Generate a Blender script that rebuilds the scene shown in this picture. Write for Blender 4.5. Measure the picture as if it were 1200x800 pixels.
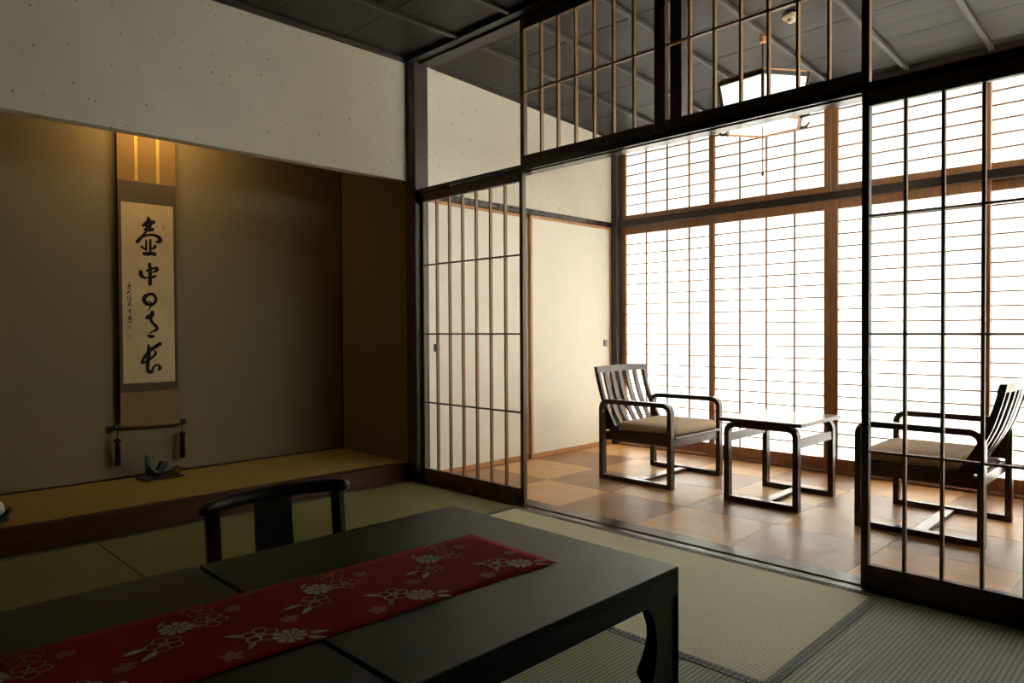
import bpy, bmesh, math, random
from mathutils import Vector, Matrix
random.seed(7)
scene = bpy.context.scene
COL = scene.collection
for o in list(bpy.data.objects):
    bpy.data.objects.remove(o)

# ------------------------------------------------------------------ camera
cam = bpy.data.objects.new('camera', bpy.data.cameras.new('camera'))
COL.objects.link(cam)
cam.data.sensor_width = 36.0
cam.data.lens = 36.0 * 821.67 / 1200.0
cam.data.clip_start = 0.02
YAW, PITCH, ROLL = 0.7841, -0.0166, -0.0054
_f = Vector((-math.sin(YAW) * math.cos(PITCH), math.cos(YAW) * math.cos(PITCH), math.sin(PITCH)))
_r = Vector((math.cos(YAW), math.sin(YAW), 0))
_u = _r.cross(_f)
_r2 = _r * math.cos(ROLL) + _u * math.sin(ROLL)
_u2 = _u * math.cos(ROLL) - _r * math.sin(ROLL)
_m = Matrix((_r2, _u2, -_f)).transposed().to_4x4()
_m.translation = Vector((3.6967, -2.8829, 1.0087))
cam.matrix_world = _m
scene.camera = cam

# ------------------------------------------------------------------ world, light, exposure
SKY = 25.0
EXPOSURE = 0.0
world = bpy.data.worlds.new('overcast_sky')
scene.world = world
world.use_nodes = True
_bg = world.node_tree.nodes['Background']
_bg.inputs[0].default_value = (1.0, 0.972, 0.915, 1)
_bg.inputs[1].default_value = SKY
vs = scene.view_settings
vs.view_transform = 'Standard'
vs.look = 'None'
vs.exposure = EXPOSURE
vs.gamma = 1.0
vs.use_curve_mapping = False
scene.cycles.max_bounces = 10
scene.cycles.diffuse_bounces = 7
scene.cycles.glossy_bounces = 4
scene.cycles.transmission_bounces = 4
scene.cycles.transparent_max_bounces = 8
scene.cycles.caustics_reflective = False
scene.cycles.caustics_refractive = False
scene.cycles.sample_clamp_indirect = 20.0

# ------------------------------------------------------------------ materials
def new_mat(name):
    m = bpy.data.materials.new(name)
    m.use_nodes = True
    nt = m.node_tree
    return m, nt, nt.nodes, nt.links, nt.nodes['Principled BSDF']

def coords(nt, scale=(1, 1, 1), kind='Object'):
    tc = nt.nodes.new('ShaderNodeTexCoord')
    mp = nt.nodes.new('ShaderNodeMapping')
    mp.inputs['Scale'].default_value = scale
    nt.links.new(tc.outputs[kind], mp.inputs['Vector'])
    return mp.outputs['Vector']

def ramp(nt, fac, stops):
    r = nt.nodes.new('ShaderNodeValToRGB')
    e = r.color_ramp.elements
    while len(e) < len(stops):
        e.new(0.5)
    for k, (p, c) in enumerate(stops):
        e[k].position = p
        e[k].color = (*c, 1)
    nt.links.new(fac, r.inputs[0])
    return r.outputs[0]

def noise(nt, vec, scale, detail=4, rough=0.55):
    n = nt.nodes.new('ShaderNodeTexNoise')
    n.inputs['Scale'].default_value = scale
    n.inputs['Detail'].default_value = detail
    n.inputs['Roughness'].default_value = rough
    nt.links.new(vec, n.inputs['Vector'])
    return n.outputs['Fac']

def bump(nt, h, strength, dist, bsdf):
    b = nt.nodes.new('ShaderNodeBump')
    b.inputs['Strength'].default_value = strength
    b.inputs['Distance'].default_value = dist
    nt.links.new(h, b.inputs['Height'])
    nt.links.new(b.outputs[0], bsdf.inputs['Normal'])

def wood(name, c1, c2, rough=0.4, grain=(40, 40, 2.0), kind='Object', spec=0.5, coat=0.0, bumps=0.12):
    m, nt, N, L, B = new_mat(name)
    v = coords(nt, grain, kind)
    oi = N.new('ShaderNodeObjectInfo')
    ad = N.new('ShaderNodeVectorMath'); ad.operation = 'ADD'
    sc = N.new('ShaderNodeMath'); sc.operation = 'MULTIPLY'; sc.inputs[1].default_value = 37.0
    L.new(oi.outputs['Random'], sc.inputs[0])
    L.new(v, ad.inputs[0]); L.new(sc.outputs[0], ad.inputs[1])
    f = noise(nt, ad.outputs[0], 1.0, 5, 0.6)
    L.new(ramp(nt, f, [(0.3, c1), (0.7, c2)]), B.inputs['Base Color'])
    B.inputs['Roughness'].default_value = rough
    B.inputs['Specular IOR Level'].default_value = spec
    if coat:
        B.inputs['Coat Weight'].default_value = coat
        B.inputs['Coat Roughness'].default_value = 0.12
    bump(nt, f, bumps, 0.002, B)
    return m

def plaster(name, base, speck, speck_amt=0.15):
    m, nt, N, L, B = new_mat(name)
    v = coords(nt)
    f = noise(nt, v, 3.0, 5)
    col = ramp(nt, f, [(0.3, tuple(x * 0.93 for x in base)), (0.7, base)])
    vo = N.new('ShaderNodeTexVoronoi')
    vo.inputs['Scale'].default_value = 17.0
    vo.inputs['Randomness'].default_value = 1.0
    wv = N.new('ShaderNodeVectorMath'); wv.operation = 'ADD'
    nz = N.new('ShaderNodeTexNoise'); nz.inputs['Scale'].default_value = 60.0
    L.new(v, nz.inputs['Vector'])
    ws = N.new('ShaderNodeVectorMath'); ws.operation = 'SCALE'; ws.inputs['Scale'].default_value = 0.012
    L.new(nz.outputs['Color'], ws.inputs[0])
    L.new(v, wv.inputs[0]); L.new(ws.outputs[0], wv.inputs[1])
    L.new(wv.outputs[0], vo.inputs['Vector'])
    # only some cells carry a fleck, and each has its own size
    sep = N.new('ShaderNodeSeparateColor')
    L.new(vo.outputs['Color'], sep.inputs[0])
    sub = N.new('ShaderNodeMath'); sub.operation = 'MULTIPLY_ADD'
    sub.inputs[1].default_value = speck_amt * 2.4; sub.inputs[2].default_value = -speck_amt
    L.new(sep.outputs[0], sub.inputs[0])
    lt = N.new('ShaderNodeMath'); lt.operation = 'LESS_THAN'
    L.new(vo.outputs['Distance'], lt.inputs[0]); L.new(sub.outputs[0], lt.inputs[1])
    mx = N.new('ShaderNodeMix'); mx.data_type = 'RGBA'
    L.new(lt.outputs[0], mx.inputs['Factor'])
    L.new(col, mx.inputs['A']); mx.inputs['B'].default_value = (*speck, 1)
    L.new(mx.outputs['Result'], B.inputs['Base Color'])
    B.inputs['Roughness'].default_value = 0.9
    B.inputs['Specular IOR Level'].default_value = 0.15
    bump(nt, noise(nt, v, 220, 3), 0.25, 0.002, B)
    return m

def plain(name, c, rough=0.5, spec=0.5, metal=0.0, var=0.12, scale=8.0, bmp=0.0, bscale=200):
    m, nt, N, L, B = new_mat(name)
    v = coords(nt)
    f = noise(nt, v, scale, 3)
    L.new(ramp(nt, f, [(0.3, tuple(x * (1 - var) for x in c)), (0.7, c)]), B.inputs['Base Color'])
    B.inputs['Roughness'].default_value = rough
    B.inputs['Specular IOR Level'].default_value = spec
    B.inputs['Metallic'].default_value = metal
    if bmp:
        bump(nt, noise(nt, v, bscale, 2), bmp, 0.001, B)
    return m

def fabric(name, c, scale=900.0, rough=0.95, var=0.25):
    m, nt, N, L, B = new_mat(name)
    v = coords(nt)
    a = N.new('ShaderNodeTexWave'); a.bands_direction = 'Y'; a.inputs['Scale'].default_value = scale / 20
    b = N.new('ShaderNodeTexWave'); b.bands_direction = 'Z'; b.inputs['Scale'].default_value = scale / 20
    L.new(v, a.inputs['Vector']); L.new(v, b.inputs['Vector'])
    mu = N.new('ShaderNodeMath'); mu.operation = 'MULTIPLY'
    L.new(a.outputs['Fac'], mu.inputs[0]); L.new(b.outputs['Fac'], mu.inputs[1])
    ad = N.new('ShaderNodeMath'); ad.operation = 'MULTIPLY_ADD'; ad.inputs[1].default_value = 0.5
    L.new(mu.outputs[0], ad.inputs[0]); L.new(noise(nt, v, 120, 4), ad.inputs[2])
    L.new(ramp(nt, ad.outputs[0], [(0.25, tuple(x * (1 - var) for x in c)), (0.9, c)]), B.inputs['Base Color'])
    B.inputs['Roughness'].default_value = rough
    B.inputs['Specular IOR Level'].default_value = 0.1
    bump(nt, ad.outputs[0], 0.2, 0.001, B)
    return m

def tatami(name, c1, c2, axis):
    """rush ridges run along `axis`, 15 mm apart"""
    m, nt, N, L, B = new_mat(name)
    v = coords(nt)
    s = N.new('ShaderNodeSeparateXYZ'); L.new(v, s.inputs[0])
    perp = 'Y' if axis == 'X' else 'X'
    mu = N.new('ShaderNodeMath'); mu.operation = 'MULTIPLY'; mu.inputs[1].default_value = 2 * math.pi / 0.015
    L.new(s.outputs[perp], mu.inputs[0])
    si = N.new('ShaderNodeMath'); si.operation = 'SINE'; L.new(mu.outputs[0], si.inputs[0])
    ab = N.new('ShaderNodeMath'); ab.operation = 'MULTIPLY_ADD'; ab.inputs[1].default_value = 0.5; ab.inputs[2].default_value = 0.5
    L.new(si.outputs[0], ab.inputs[0])
    pw = N.new('ShaderNodeMath'); pw.operation = 'POWER'; pw.inputs[1].default_value = 0.38
    L.new(ab.outputs[0], pw.inputs[0])
    sc = (18, 380, 1) if axis == 'Y' else (380, 18, 1)
    sc2 = (500, 500, 1)
    g = noise(nt, coords(nt, sc), 1.0, 3)
    g2 = noise(nt, coords(nt, (1.6, 1.6, 1)), 1.0, 3)
    mg = N.new('ShaderNodeMath'); mg.operation = 'MULTIPLY_ADD'; mg.inputs[1].default_value = 0.55
    L.new(g, mg.inputs[0])
    m2 = N.new('ShaderNodeMath'); m2.operation = 'MULTIPLY'; m2.inputs[1].default_value = 0.45
    L.new(g2, m2.inputs[0]); L.new(m2.outputs[0], mg.inputs[2])
    col = ramp(nt, mg.outputs[0], [(0.35, c1), (0.65, c2)])
    mx = N.new('ShaderNodeMix'); mx.data_type = 'RGBA'
    L.new(pw.outputs[0], mx.inputs['Factor'])
    mx.inputs['A'].default_value = (*[x * 0.36 for x in c1], 1)
    L.new(col, mx.inputs['B'])
    L.new(mx.outputs['Result'], B.inputs['Base Color'])
    B.inputs['Roughness'].default_value = 0.55
    B.inputs['Specular IOR Level'].default_value = 0.35
    bump(nt, pw.outputs[0], 0.6, 0.003, B)
    return m

def weave(name, c1, c2, axis, rough):
    """fine woven bamboo strips running along `axis`"""
    m, nt, N, L, B = new_mat(name)
    sc = (5, 170, 1) if axis == 'X' else (170, 5, 1)
    oi = N.new('ShaderNodeObjectInfo')
    ad = N.new('ShaderNodeVectorMath'); ad.operation = 'ADD'
    L.new(coords(nt, sc), ad.inputs[0]); L.new(oi.outputs['Random'], ad.inputs[1])
    f = noise(nt, ad.outputs[0], 1.0, 4, 0.65)
    f2 = noise(nt, coords(nt, (4, 4, 1)), 1.0, 3)
    mg = N.new('ShaderNodeMath'); mg.operation = 'MULTIPLY_ADD'; mg.inputs[1].default_value = 0.7
    m2 = N.new('ShaderNodeMath'); m2.operation = 'MULTIPLY'; m2.inputs[1].default_value = 0.3
    L.new(f, mg.inputs[0]); L.new(f2, m2.inputs[0]); L.new(m2.outputs[0], mg.inputs[2])
    L.new(ramp(nt, mg.outputs[0], [(0.3, c1), (0.7, c2)]), B.inputs['Base Color'])
    B.inputs['Roughness'].default_value = rough
    B.inputs['Specular IOR Level'].default_value = 0.38
    bump(nt, f, 0.35, 0.0015, B)
    return m

def emit(name, c, s):
    m, nt, N, L, B = new_mat(name)
    B.inputs['Base Color'].default_value = (*c, 1)
    B.inputs['Emission Color'].default_value = (*c, 1)
    B.inputs['Emission Strength'].default_value = s
    B.inputs['Roughness'].default_value = 0.8
    return m

def shoji_paper(name):
    m, nt, N, L, B = new_mat(name)
    N.remove(B)
    d = N.new('ShaderNodeBsdfDiffuse'); d.inputs[0].default_value = (0.86, 0.86, 0.83, 1)
    t = N.new('ShaderNodeBsdfTranslucent')
    f = noise(nt, coords(nt, (3, 1, 30)), 3.0, 4)
    L.new(ramp(nt, f, [(0.3, (0.90, 0.90, 0.88)), (0.7, (0.95, 0.95, 0.94))]), t.inputs[0])
    mx = N.new('ShaderNodeMixShader'); mx.inputs[0].default_value = 0.5
    L.new(d.outputs[0], mx.inputs[1]); L.new(t.outputs[0], mx.inputs[2])
    L.new(mx.outputs[0], N['Material Output'].inputs[0])
    return m

def glass_mat(name):
    m, nt, N, L, B = new_mat(name)
    N.remove(B)
    t = N.new('ShaderNodeBsdfTransparent'); t.inputs[0].default_value = (0.93, 0.96, 0.95, 1)
    g = N.new('ShaderNodeBsdfGlossy'); g.inputs['Roughness'].default_value = 0.02
    f = N.new('ShaderNodeFresnel'); f.inputs[0].default_value = 1.45
    mx = N.new('ShaderNodeMixShader')
    L.new(f.outputs[0], mx.inputs[0]); L.new(t.outputs[0], mx.inputs[1]); L.new(g.outputs[0], mx.inputs[2])
    L.new(mx.outputs[0], N['Material Output'].inputs[0])
    return m

def border_mat(name, axis):
    """dark green tatami border with a woven two-row dot pattern"""
    m, nt, N, L, B = new_mat(name)
    s = N.new('ShaderNodeSeparateXYZ'); L.new(coords(nt), s.inputs[0])
    def fr(sock, p, off=0.0):
        a = N.new('ShaderNodeMath'); a.operation = 'MULTIPLY_ADD'
        a.inputs[1].default_value = 1 / p; a.inputs[2].default_value = off
        L.new(sock, a.inputs[0])
        b = N.new('ShaderNodeMath'); b.operation = 'FRACT'; L.new(a.outputs[0], b.inputs[0])
        c = N.new('ShaderNodeMath'); c.operation = 'SUBTRACT'; c.inputs[1].default_value = 0.5; L.new(b.outputs[0], c.inputs[0])
        d = N.new('ShaderNodeMath'); d.operation = 'ABSOLUTE'; L.new(c.outputs[0], d.inputs[0])
        return d.outputs[0]
    a = fr(s.outputs['X'], 0.02); b = fr(s.outputs['Y'], 0.02)
    ad = N.new('ShaderNodeMath'); ad.operation = 'ADD'; L.new(a, ad.inputs[0]); L.new(b, ad.inputs[1])
    lt = N.new('ShaderNodeMath'); lt.operation = 'LESS_THAN'; lt.inputs[1].default_value = 0.34
    L.new(ad.outputs[0], lt.inputs[0])
    mx = N.new('ShaderNodeMix'); mx.data_type = 'RGBA'
    L.new(lt.outputs[0], mx.inputs['Factor'])
    mx.inputs['A'].default_value = (0.045, 0.060, 0.050, 1)
    mx.inputs['B'].default_value = (0.20, 0.22, 0.19, 1)
    L.new(mx.outputs['Result'], B.inputs['Base Color'])
    B.inputs['Roughness'].default_value = 0.7
    bump(nt, noise(nt, coords(nt), 600, 2), 0.3, 0.001, B)
    return m

M = {}
M['plaster'] = plaster('cream_plaster', (0.735, 0.665, 0.525), (0.36, 0.31, 0.23), 0.125)
M['plaster_hall'] = plaster('veranda_plaster', (0.74, 0.67, 0.54), (0.46, 0.39, 0.29), 0.10)
M['alcove_wall'] = fabric('alcove_wallcloth', (0.235, 0.192, 0.112), 700)
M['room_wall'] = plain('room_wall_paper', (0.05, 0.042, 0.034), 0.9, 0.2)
M['dark_wood'] = wood('dark_stained_wood', (0.016, 0.010, 0.008), (0.036, 0.022, 0.016), 0.34)
M['rail_wood'] = wood('waxed_rail_wood', (0.020, 0.013, 0.009), (0.045, 0.028, 0.019), 0.2, (2.0, 40, 40))
M['polished'] = wood('polished_rail_wood', (0.030, 0.019, 0.013), (0.055, 0.034, 0.023), 0.13, (2.0, 40, 40), bumps=0.0)
M['post_wood'] = wood('post_wood', (0.030, 0.018, 0.014), (0.060, 0.037, 0.028), 0.45)
M['sill_wood'] = wood('worn_sill_wood', (0.040, 0.028, 0.021), (0.075, 0.053, 0.040), 0.26, (2.0, 40, 40), bumps=0.03)
M['lattice'] = wood('lattice_wood', (0.19, 0.090, 0.034), (0.30, 0.15, 0.064), 0.42)
M['lattice_dark'] = wood('door_frame_wood', (0.10, 0.050, 0.022), (0.165, 0.086, 0.040), 0.42)
M['shoji_wood'] = wood('shoji_cedar', (0.24, 0.105, 0.042), (0.36, 0.17, 0.075), 0.42)
M['kumiko'] = wood('shoji_bar_wood', (0.13, 0.060, 0.028), (0.20, 0.10, 0.05), 0.45)
M['fusuma_frame'] = wood('fusuma_frame_wood', (0.42, 0.19, 0.065), (0.56, 0.28, 0.11), 0.4)
M['fusuma_paper'] = plain('fusuma_paper', (0.80, 0.73, 0.61), 0.85, 0.2, var=0.04, bmp=0.1, bscale=500)
M['ceil_board'] = wood('ceiling_board', (0.024, 0.022, 0.020), (0.048, 0.045, 0.040), 0.5, (1.2, 26, 26), spec=0.32)
M['batten'] = wood('ceiling_batten', (0.035, 0.028, 0.024), (0.062, 0.050, 0.042), 0.4, (40, 1.5, 40))
M['tatami_x'] = tatami('tatami_along_x_lit', (0.66, 0.64, 0.40), (0.80, 0.77, 0.50), 'X')  # colour raised above the other mats, painting in the brightness near the sill
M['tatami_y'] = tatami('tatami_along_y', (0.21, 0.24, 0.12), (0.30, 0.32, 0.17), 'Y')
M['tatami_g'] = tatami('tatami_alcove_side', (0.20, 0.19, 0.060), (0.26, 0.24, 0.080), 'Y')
M['alcove_mat'] = fabric('alcove_rush_mat', (0.33, 0.225, 0.070), 500)
M['kerb'] = wood('alcove_front_board', (0.032, 0.010, 0.006), (0.062, 0.020, 0.011), 0.34, (40, 2, 40))
M['tile_a'] = weave('bamboo_tile_sheen', (0.44, 0.215, 0.072), (0.78, 0.47, 0.20), 'X', 0.34)  # paler colour stands in for window sheen on this weave direction
M['tile_b'] = weave('bamboo_tile_brown', (0.21, 0.088, 0.026), (0.42, 0.205, 0.075), 'Y', 0.32)
M['border'] = border_mat('tatami_border', 'X')
M['glass'] = glass_mat('window_glass')
M['paper'] = shoji_paper('shoji_paper')
M['lacquer'] = wood('black_lacquer_table', (0.006, 0.009, 0.008), (0.016, 0.021, 0.018), 0.40, (420, 420, 420), spec=0.36, bumps=0.5)
M['lacquer'].node_tree.nodes['Principled BSDF'].inputs['Specular Tint'].default_value = (0.84, 1.0, 0.92, 1)
M['lacquer_gloss'] = plain('glossy_black_lacquer', (0.007, 0.006, 0.006), 0.3, 0.35)
M['chair_wood'] = wood('walnut_stained_bentwood', (0.034, 0.016, 0.010), (0.070, 0.034, 0.021), 0.30, (30, 30, 30), coat=0.25, bumps=0.0)
M['cushion'] = fabric('taupe_cushion', (0.46, 0.34, 0.23), 800)
M['runner'] = fabric('red_runner', (0.26, 0.022, 0.018), 900)
M['motif_cream'] = plain('motif_cream', (0.46, 0.41, 0.27), 0.85, 0.1)
M['motif_gold'] = plain('motif_gold', (0.40, 0.26, 0.12), 0.85, 0.1)
M['motif_rose'] = plain('motif_rose', (0.34, 0.14, 0.09), 0.85, 0.1)
M['scroll_brown'] = fabric('scroll_brown_silk', (0.26, 0.17, 0.075), 700)
M['scroll_grey'] = fabric('scroll_grey_silk', (0.115, 0.085, 0.055), 700)
M['scroll_gold'] = plain('scroll_gold_strip', (0.75, 0.52, 0.14), 0.35, 0.5, 0.35, 0.3, 300)
M['scroll_paper'] = plain('scroll_paper', (0.62, 0.47, 0.26), 0.8, 0.1, var=0.18, scale=5)
M['ink'] = plain('sumi_ink', (0.010, 0.009, 0.009), 0.6, 0.2)
M['seal'] = plain('faded_seal', (0.42, 0.24, 0.12), 0.8, 0.1)
M['black'] = plain('black_lacquer_small', (0.012, 0.011, 0.011), 0.35)
M['tassel'] = fabric('tassel_thread', (0.018, 0.018, 0.022), 600)
M['teal'] = plain('teal_glaze', (0.008, 0.042, 0.030), 0.35, 0.5, var=0.5, scale=40)
M['teal_dark'] = plain('dark_teal_glaze', (0.010, 0.035, 0.032), 0.4, 0.5, var=0.4, scale=40)
M['orange'] = plain('orange_paper', (0.36, 0.17, 0.06), 0.8, 0.2, var=0.3, scale=60)
M['white_clay'] = plain('white_porcelain', (0.72, 0.70, 0.64), 0.3)
M['moss'] = plain('dark_needles', (0.022, 0.030, 0.014), 0.7, var=0.4, scale=60)
M['iron'] = plain('blackened_metal', (0.020, 0.019, 0.018), 0.4, 0.5, 0.6)
M['steel'] = plain('brushed_pull', (0.33, 0.31, 0.28), 0.4, 0.5, 0.7)
M['lamp_paper'] = emit('lantern_paper', (1.0, 0.90, 0.70), 1.5)
M['lamp_tube'] = emit('alcove_lamp_tube', (1.0, 0.66, 0.28), 20.0)
M['detector'] = plain('cream_plastic', (0.55, 0.47, 0.36), 0.5)
M['gravel'] = plain('garden_gravel', (0.55, 0.54, 0.50), 0.95, 0.1, var=0.3, scale=30)
M['eave_wood'] = wood('eave_wood', (0.20, 0.15, 0.11), (0.30, 0.23, 0.17), 0.7)

# ------------------------------------------------------------------ building helpers
BOXES = {}
def link(o, parent=None, loc=None, rot=None):
    COL.objects.link(o)
    if parent is not None:
        o.parent = parent
    if loc is not None:
        o.location = loc
    if rot is not None:
        o.rotation_euler = rot
    return o

def box_mesh(sx, sy, sz, mat, bevel=0.0):
    key = (round(sx, 5), round(sy, 5), round(sz, 5), mat, round(bevel, 5))
    if key in BOXES:
        return BOXES[key]
    bm = bmesh.new()
    bmesh.ops.create_cube(bm, size=1.0)
    bmesh.ops.scale(bm, vec=(sx, sy, sz), verts=bm.verts)
    if bevel > 0:
        bmesh.ops.bevel(bm, geom=bm.edges[:], offset=bevel, segments=1, affect='EDGES')
    me = bpy.data.meshes.new('box')
    bm.to_mesh(me); bm.free()
    me.materials.append(M[mat])
    BOXES[key] = me
    return me

def box(name, lo, hi, mat, parent=None, bevel=0.0, origin=None):
    """axis-aligned box from lo to hi (coordinates of the parent)"""
    s = [hi[i] - lo[i] for i in range(3)]
    c = [(hi[i] + lo[i]) / 2 for i in range(3)]
    o = bpy.data.objects.new(name, box_mesh(s[0], s[1], s[2], mat, bevel))
    return link(o, parent, c)

def mesh_obj(name, bm, mat, parent=None, loc=None, rot=None, smooth=False):
    me = bpy.data.meshes.new(name)
    bmesh.ops.recalc_face_normals(bm, faces=bm.faces[:])
    if smooth:
        for f in bm.faces:
            f.smooth = True
    bm.to_mesh(me); bm.free()
    for k in (mat if isinstance(mat, (list, tuple)) else [mat]):
        me.materials.append(M[k])
    return link(bpy.data.objects.new(name, me), parent, loc, rot)

def thing(name, label, cat, loc=(0, 0, 0), rotz=0.0, group=None):
    o = bpy.data.objects.new(name, None)
    o.empty_display_size = 0.1
    link(o, None, loc, (0, 0, rotz))
    return tag(o, label, cat, group)

def tag(o, label, cat, group=None, kind=None):
    o['label'] = label
    o['category'] = cat
    if group: o['group'] = group
    if kind: o['kind'] = kind
    return o

def struct(o, label, cat):
    return tag(o, label, cat, kind='structure')

def add_box(bm, lo, hi):
    r = bmesh.ops.create_cube(bm, size=1.0)
    for v in r['verts']:
        v.co = Vector([(lo[i] + hi[i]) / 2 + v.co[i] * (hi[i] - lo[i]) for i in range(3)])

def prism(bm, pts, axis, a, b):
    """extrude a 2D polygon along an axis between a and b; pts give the other two coordinates in order"""
    def mk(p, t):
        if axis == 'Y': return (p[0], t, p[1])
        if axis == 'X': return (t, p[0], p[1])
        return (p[0], p[1], t)
    v0 = [bm.verts.new(mk(p, a)) for p in pts]
    v1 = [bm.verts.new(mk(p, b)) for p in pts]
    bm.faces.new(v0); bm.faces.new(v1[::-1])
    n = len(pts)
    for i in range(n):
        bm.faces.new((v0[i], v0[(i + 1) % n], v1[(i + 1) % n], v1[i]))

def loft(bm, rings, closed=False, cap=True):
    """rings: lists of points of equal length, joined one to the next"""
    R = [[bm.verts.new(p) for p in r] for r in rings]
    n = len(R[0])
    m = len(R)
    for i in range(m if closed else m - 1):
        a, b = R[i], R[(i + 1) % m]
        for j in range(n):
            bm.faces.new((a[j], a[(j + 1) % n], b[(j + 1) % n], b[j]))
    if cap and not closed:
        bm.faces.new(R[0][::-1]); bm.faces.new(R[-1])

def lathe(bm, prof, seg=20, c=(0, 0, 0)):
    rings = []
    for r, z in prof:
        rings.append([(c[0] + max(r, 1e-4) * math.cos(2 * math.pi * k / seg),
                       c[1] + max(r, 1e-4) * math.sin(2 * math.pi * k / seg), c[2] + z) for k in range(seg)])
    loft(bm, rings)

def tube(bm, pts, r, seg=6):
    pts = [Vector(p) for p in pts]
    rings = []
    for i, p in enumerate(pts):
        d = (pts[min(i + 1, len(pts) - 1)] - pts[max(i - 1, 0)]).normalized()
        up = Vector((0, 0, 1)) if abs(d.z) < 0.9 else Vector((1, 0, 0))
        s = d.cross(up).normalized(); t = s.cross(d)
        rr = r[i] if isinstance(r, (list, tuple)) else r
        rings.append([tuple(p + s * rr * math.cos(2 * math.pi * k / seg) + t * rr * math.sin(2 * math.pi * k / seg)) for k in range(seg)])
    loft(bm, rings)

def catmull(pts, n=6):
    out = []
    P = [pts[0]] + list(pts) + [pts[-1]]
    for i in range(1, len(P) - 2):
        for k in range(n):
            t = k / n
            out.append(tuple(0.5 * ((2 * P[i][j]) + (-P[i - 1][j] + P[i + 1][j]) * t
                       + (2 * P[i - 1][j] - 5 * P[i][j] + 4 * P[i + 1][j] - P[i + 2][j]) * t * t
                       + (-P[i - 1][j] + 3 * P[i][j] - 3 * P[i + 1][j] + P[i + 2][j]) * t ** 3) for j in range(len(P[i]))))
    out.append(tuple(pts[-1]))
    return out

# ------------------------------------------------------------------ room constants
XW = -0.117     # face of the alcove wall plane
XH = -0.05      # face of the veranda's left wall
YW = 2.143      # face of the window wall
XR = 4.60       # right wall
YB = -4.30      # back wall
XE = 3.74       # end of the veranda
ZC = 2.80       # room ceiling
ZK0, ZK1 = 1.911, 1.946   # head rail (kamoi)

# ---- outside
struct(box('ground', (-12, -12, -0.70), (18, 18, -0.6), 'gravel'), 'pale gravel garden ground outside the paper windows', 'ground')
bm = bmesh.new()
prism(bm, [(YW + 0.10, 2.98), (YW + 1.75, 2.52), (YW + 1.75, 2.60), (YW + 0.10, 3.06)], 'X', -1.5, XE + 0.3)
struct(mesh_obj('eave', bm, 'eave_wood'), 'wooden roof eave outside above the paper windows', 'eave')

# ---- floor of the main room with tatami mats
floor = struct(box('floor', (-0.12, YB, -0.12), (XR, -0.045, -0.05), 'dark_wood'), 'tatami floor of the dark main room', 'floor')
FO = Vector(floor.location)
def mat_tile(x0, x1, y0, y1, mat, along):
    z0, z1 = -0.049, 0.0
    e = 0.0012
    lo = Vector((x0 + e, y0 + e, z0)); hi = Vector((x1 - e, y1 - e, z1))
    t = box('tatami_mat', lo - FO, hi - FO, mat, floor, 0.003)
    w = 0.034
    cx, cy = (x1 - x0) / 2 - e, (y1 - y0) / 2 - e
    for s in (-1, 1):
        if along == 'X':
            b = ((-cx, s * cy - (w if s > 0 else 0), 0.0245), (cx, s * cy + (w if s < 0 else 0), 0.0262))
        else:
            b = ((s * cx - (w if s > 0 else 0), -cy, 0.0245), (s * cx + (w if s < 0 else 0), cy, 0.0262))
        box('border_cloth', b[0], b[1], 'border', t)
    return t
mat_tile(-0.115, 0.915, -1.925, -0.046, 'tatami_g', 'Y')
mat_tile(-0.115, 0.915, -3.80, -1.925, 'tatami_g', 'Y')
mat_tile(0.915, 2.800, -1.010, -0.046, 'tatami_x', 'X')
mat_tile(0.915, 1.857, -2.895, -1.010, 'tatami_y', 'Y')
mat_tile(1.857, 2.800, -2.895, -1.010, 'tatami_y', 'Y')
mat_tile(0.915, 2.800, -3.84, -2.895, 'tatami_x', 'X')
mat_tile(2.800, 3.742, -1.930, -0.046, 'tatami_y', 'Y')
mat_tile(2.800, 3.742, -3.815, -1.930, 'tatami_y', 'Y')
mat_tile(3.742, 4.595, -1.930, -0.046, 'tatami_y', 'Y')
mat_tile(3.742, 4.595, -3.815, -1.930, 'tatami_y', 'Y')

# ---- veranda floor with woven tiles
vf = struct(box('floor_veranda', (XH - 0.05, 0.12, -0.10), (XE - 0.013, YW + 0.05, -0.020), 'dark_wood'), 'chequered woven floor of the bright window veranda', 'floor')
VO = Vector(vf.location)
TP = 0.5265
for j in range(4):
    y0 = 0.105 + (j) * 0.5195; y1 = y0 + 0.5195
    y0 = max(y0, 0.131); y1 = min(y1, YW - 0.02)
    for i in range(9):
        x0 = 0.004 + i * TP; x1 = x0 + TP
        if i == 0: x0 = XH - 0.02
        x1 = min(x1, XE - 0.014)
        if x1 - x0 < 0.05 or y1 - y0 < 0.05: continue
        box('floor_tile', Vector((x0 + .0006, y0 + .0006, -0.019)) - VO, Vector((x1 - .0006, y1 - .0006, -0.002)) - VO,
            'tile_a' if (i + j) % 2 else 'tile_b', vf, 0.0012)

# ---- threshold with two sliding grooves
sill = struct(box('trim_1', (-0.03, -0.045, -0.07), (XR, 0.13, -0.012), 'rail_wood'), 'dark grooved threshold between tatami and veranda floor', 'threshold')
SO = Vector(sill.location)
for a, b in ((-0.044, 0.000), (0.024, 0.129)):
    box('threshold_strip', Vector((-0.03, a, -0.012)) - SO, Vector((XR, b, -0.0005)) - SO, 'sill_wood', sill, 0.0015)

# ---- head rail (kamoi) with grooves below
head = struct(box('trim_2', (-0.03, -0.012, ZK0 + 0.008), (XR, 0.103, ZK1), 'rail_wood'), 'dark head rail above the lattice sliding doors', 'beam')
HO = Vector(head.location)
for a, b in ((-0.012, -0.001), (0.030, 0.103)):
    box('rail_lip', Vector((-0.03, a, ZK0)) - HO, Vector((XR, b, ZK0 + 0.0085)) - HO, 'polished', head, 0.0008)

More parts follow.
